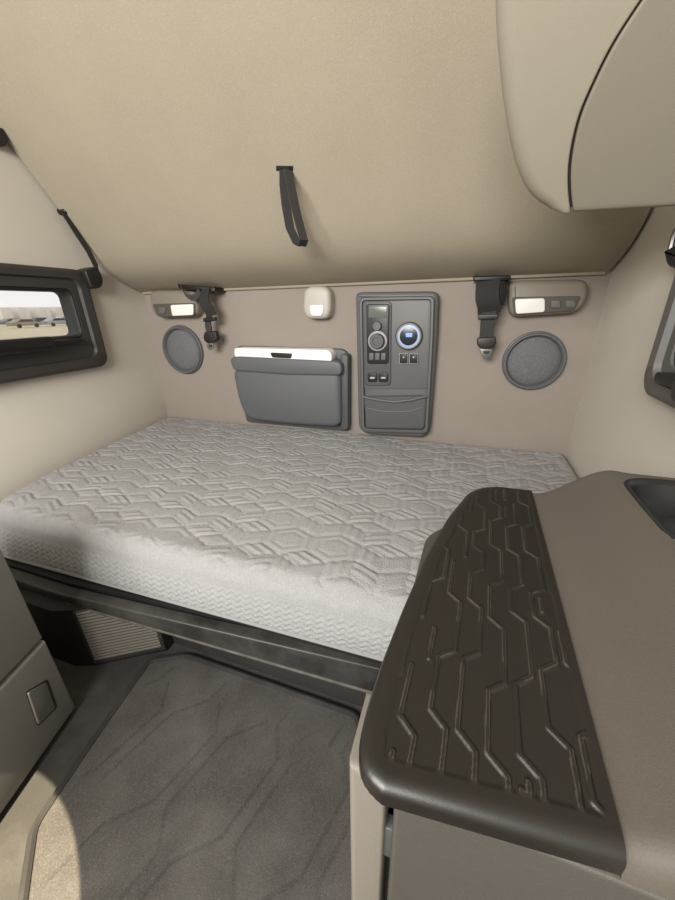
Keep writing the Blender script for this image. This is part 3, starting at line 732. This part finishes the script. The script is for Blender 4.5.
# ------------------------------------------------------------ overhead cabinet, upper right
nO = V((0, 1, 1)).normalized(); pO = at(570, 213, Y=.9); cO = nO.dot(pO)
def ov(x, y, lift=0): return atpl(x, y, nO, cO-lift)
oc = thing('overhead_cabinet', 'beige rounded overhead cabinet in the upper right corner', 'cabinet', ov(600, 205))
sil = curve([(492, -60), (494, 0), (496, 45), (500, 88), (505, 126), (511, 156), (519, 182), (530, 201), (547, 213), (570, 216)], 8)
seamL = curve([(676, -50), (641, 0), (612, 45), (590, 89), (577, 122), (569, 160), (568, 190), (571, 216)], 8)
seamR = curve([(680, -50), (644, 0), (615, 45), (593, 89), (580, 122), (572, 160), (571, 190), (574, 216)], 8)
def loft(Lc, Rc, rl, rrt, rbot, thick, nr=90, nc=46):
    A, _ = resamp(Lc, nr); B, _ = resamp(Rc, nr)
    s = np.linspace(0, 1, nc); s = .5-.5*np.cos(s*math.pi)
    PA = [ov(*p_) for p_ in A]; PB = [ov(*p_) for p_ in B]; vs = []
    hh = np.cumsum([0]+[((PA[i]+PB[i])/2-(PA[i-1]+PB[i-1])/2).length for i in range(1, nr)])
    for i in range(nr):
        w_ = (PB[i]-PA[i]).length; db = hh[-1]-hh[i]
        for k in s:
            z = float(drop(k*w_, min(rl, .6*w_+1e-6))) + float(drop((1-k)*w_, min(rrt, .4*w_+1e-6))) + (float(drop(db, rbot)) if rbot else 0)
            vs.append(PA[i].lerp(PB[i], k)+nO*z)
    fs = grid_faces(nr, nc)
    rim = [j for j in range(nc)]+[i*nc+nc-1 for i in range(1, nr)]+[(nr-1)*nc+j for j in range(nc-2, -1, -1)]+[i*nc for i in range(nr-2, 0, -1)]
    n = len(rim); bk = []
    for li in rim: bk.append(len(vs)); vs.append(vs[li]+nO*thick)
    fs += [(rim[k], rim[(k+1) % n], bk[(k+1) % n], bk[k]) for k in range(n)]
    return vs, fs
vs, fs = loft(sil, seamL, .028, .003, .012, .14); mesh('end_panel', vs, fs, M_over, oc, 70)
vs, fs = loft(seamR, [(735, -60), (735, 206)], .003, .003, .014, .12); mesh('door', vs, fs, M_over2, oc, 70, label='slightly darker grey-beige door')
b = MB(); b.ribbon([ov((p_[0]+q_[0])/2, (p_[1]+q_[1])/2-2, -.012) for p_, q_ in zip(seamL[2:-2:3], seamR[2:-2:3])], V((.010, 0, 0)), .004); b.build('seam_backing', M_seam, oc)

# ------------------------------------------------------------ outside the left window
GZ0 = -2.17
def trailer(y, x, label):
    t = thing('semi_trailer', label, 'trailer', (x, y, GZ0), group='trailers parked beyond the left window')
    b = MB(); b.box(x-12, x, y-1.3, y+1.3, GZ0+1.1, GZ0+3.9, .05); b.build('cargo_box', M_trail, t)
    for s in (-1, 1):
        b = MB(); b.box(x, x+.06, y+s*.63-.58, y+s*.63+.58, GZ0+1.25, GZ0+3.75, .02); b.build('door', M_tdoor, t)
        b = MB(); b.box(x-1.7, x-.7, y+s*1.0-.28, y+s*1.0+.28, GZ0, GZ0+1.0, .25, 4); b.build('wheel', M_tyre, t)
        b = MB(); b.box(x, x+.05, y+s*1.05-.12, y+s*1.05+.12, GZ0+.95, GZ0+1.1, .01); b.build('tail_light', M_red, t)
    b = MB(); b.box(x-.2, x, y-1.2, y+1.2, GZ0+.5, GZ0+.65, .03); b.build('bumper', M_blk, t)
trailer(61.5, -108, 'first white trailer from the left, seen through the side window')
trailer(66.0, -109, 'second white trailer from the left, seen through the side window')
trailer(70.5, -108, 'third white trailer from the left, seen through the side window')
trailer(75.0, -108.5, 'rightmost white trailer seen through the side window')
def car(x, y, m, label):
    t = thing('car', label, 'car', (x, y, GZ0), group='cars parked beyond the left window')
    pr = [(-2.2, .35), (2.2, .35), (2.25, .75), (1.5, .95), (.9, 1.42), (-.9, 1.45), (-1.7, 1.0), (-2.25, .9)]
    b = MB(); b.prism([V((x+.9, y+a_, GZ0+z)) for a_, z in pr], (-1.8, 0, 0), .1); b.build('body', m, t)
    b = MB(); b.prism([V((x+.92, y+a_, GZ0+z)) for a_, z in ((-1.3, 1.0), (1.2, .98), (.8, 1.34), (-.8, 1.36))], (-.05, 0, 0), .01); b.build('side_window', M_carg, t)
    for s in (-1, 1):
        b = MB(); b.lathe(V((x+.75, y+s*1.35, GZ0+.33)), [(.33, 0), (.33, .2), (.2, .2)], ax='X', n=20); b.build('wheel', M_tyre, t)
car(-88, 50.5, M_car1, 'grey car parked before the trailers, at left in the side window')
car(-88, 56, M_car3, 'dark car parked before the trailers beyond the side window')
car(-88.5, 61.3, M_car2, 'white car parked before the trailers, at right in the side window')
car(-72, 43.0, M_car4, 'tan car parked nearest beyond the side window')
car(-72, 48.5, M_car5, 'silver car parked beside the tan one beyond the side window')

# ------------------------------------------------------------ light
w = bpy.data.worlds.new('sky'); SC.world = w; w.use_nodes = True
bg = w.node_tree.nodes['Background']; bg.inputs[0].default_value = (1, .988, .955, 1); bg.inputs[1].default_value = 1.0
def area(name, loc, tgt, sx, sy, e, col):
    l = bpy.data.lights.new(name, 'AREA'); l.shape = 'RECTANGLE'; l.size = sx; l.size_y = sy; l.energy = e; l.color = col
    o = bpy.data.objects.new(name, l); COL.objects.link(o); o.location = V(loc)+V((0, 0, CZ))
    o.rotation_euler = (V(tgt)-V(loc)).to_track_quat('-Z', 'Y').to_euler()
area('windshield_light', (-.62, -1.15, .66), (-.6, 1.5, -.25), 1.3, .7, 86, (1, .978, .935))
l = bpy.data.lights.new('sun_patch', 'SPOT'); l.energy = 1250; l.spot_size = rad(24); l.spot_blend = .02; l.color = (1, .85, .6); l.shadow_soft_size = .004
o = bpy.data.objects.new('sun_patch', l); COL.objects.link(o)
src = V((-.35, -.75, 1.0)); tgt = V((-.78, -.27, FL))
o.location = src+V((0, 0, CZ)); o.rotation_euler = (tgt-src).to_track_quat('-Z', 'Y').to_euler()
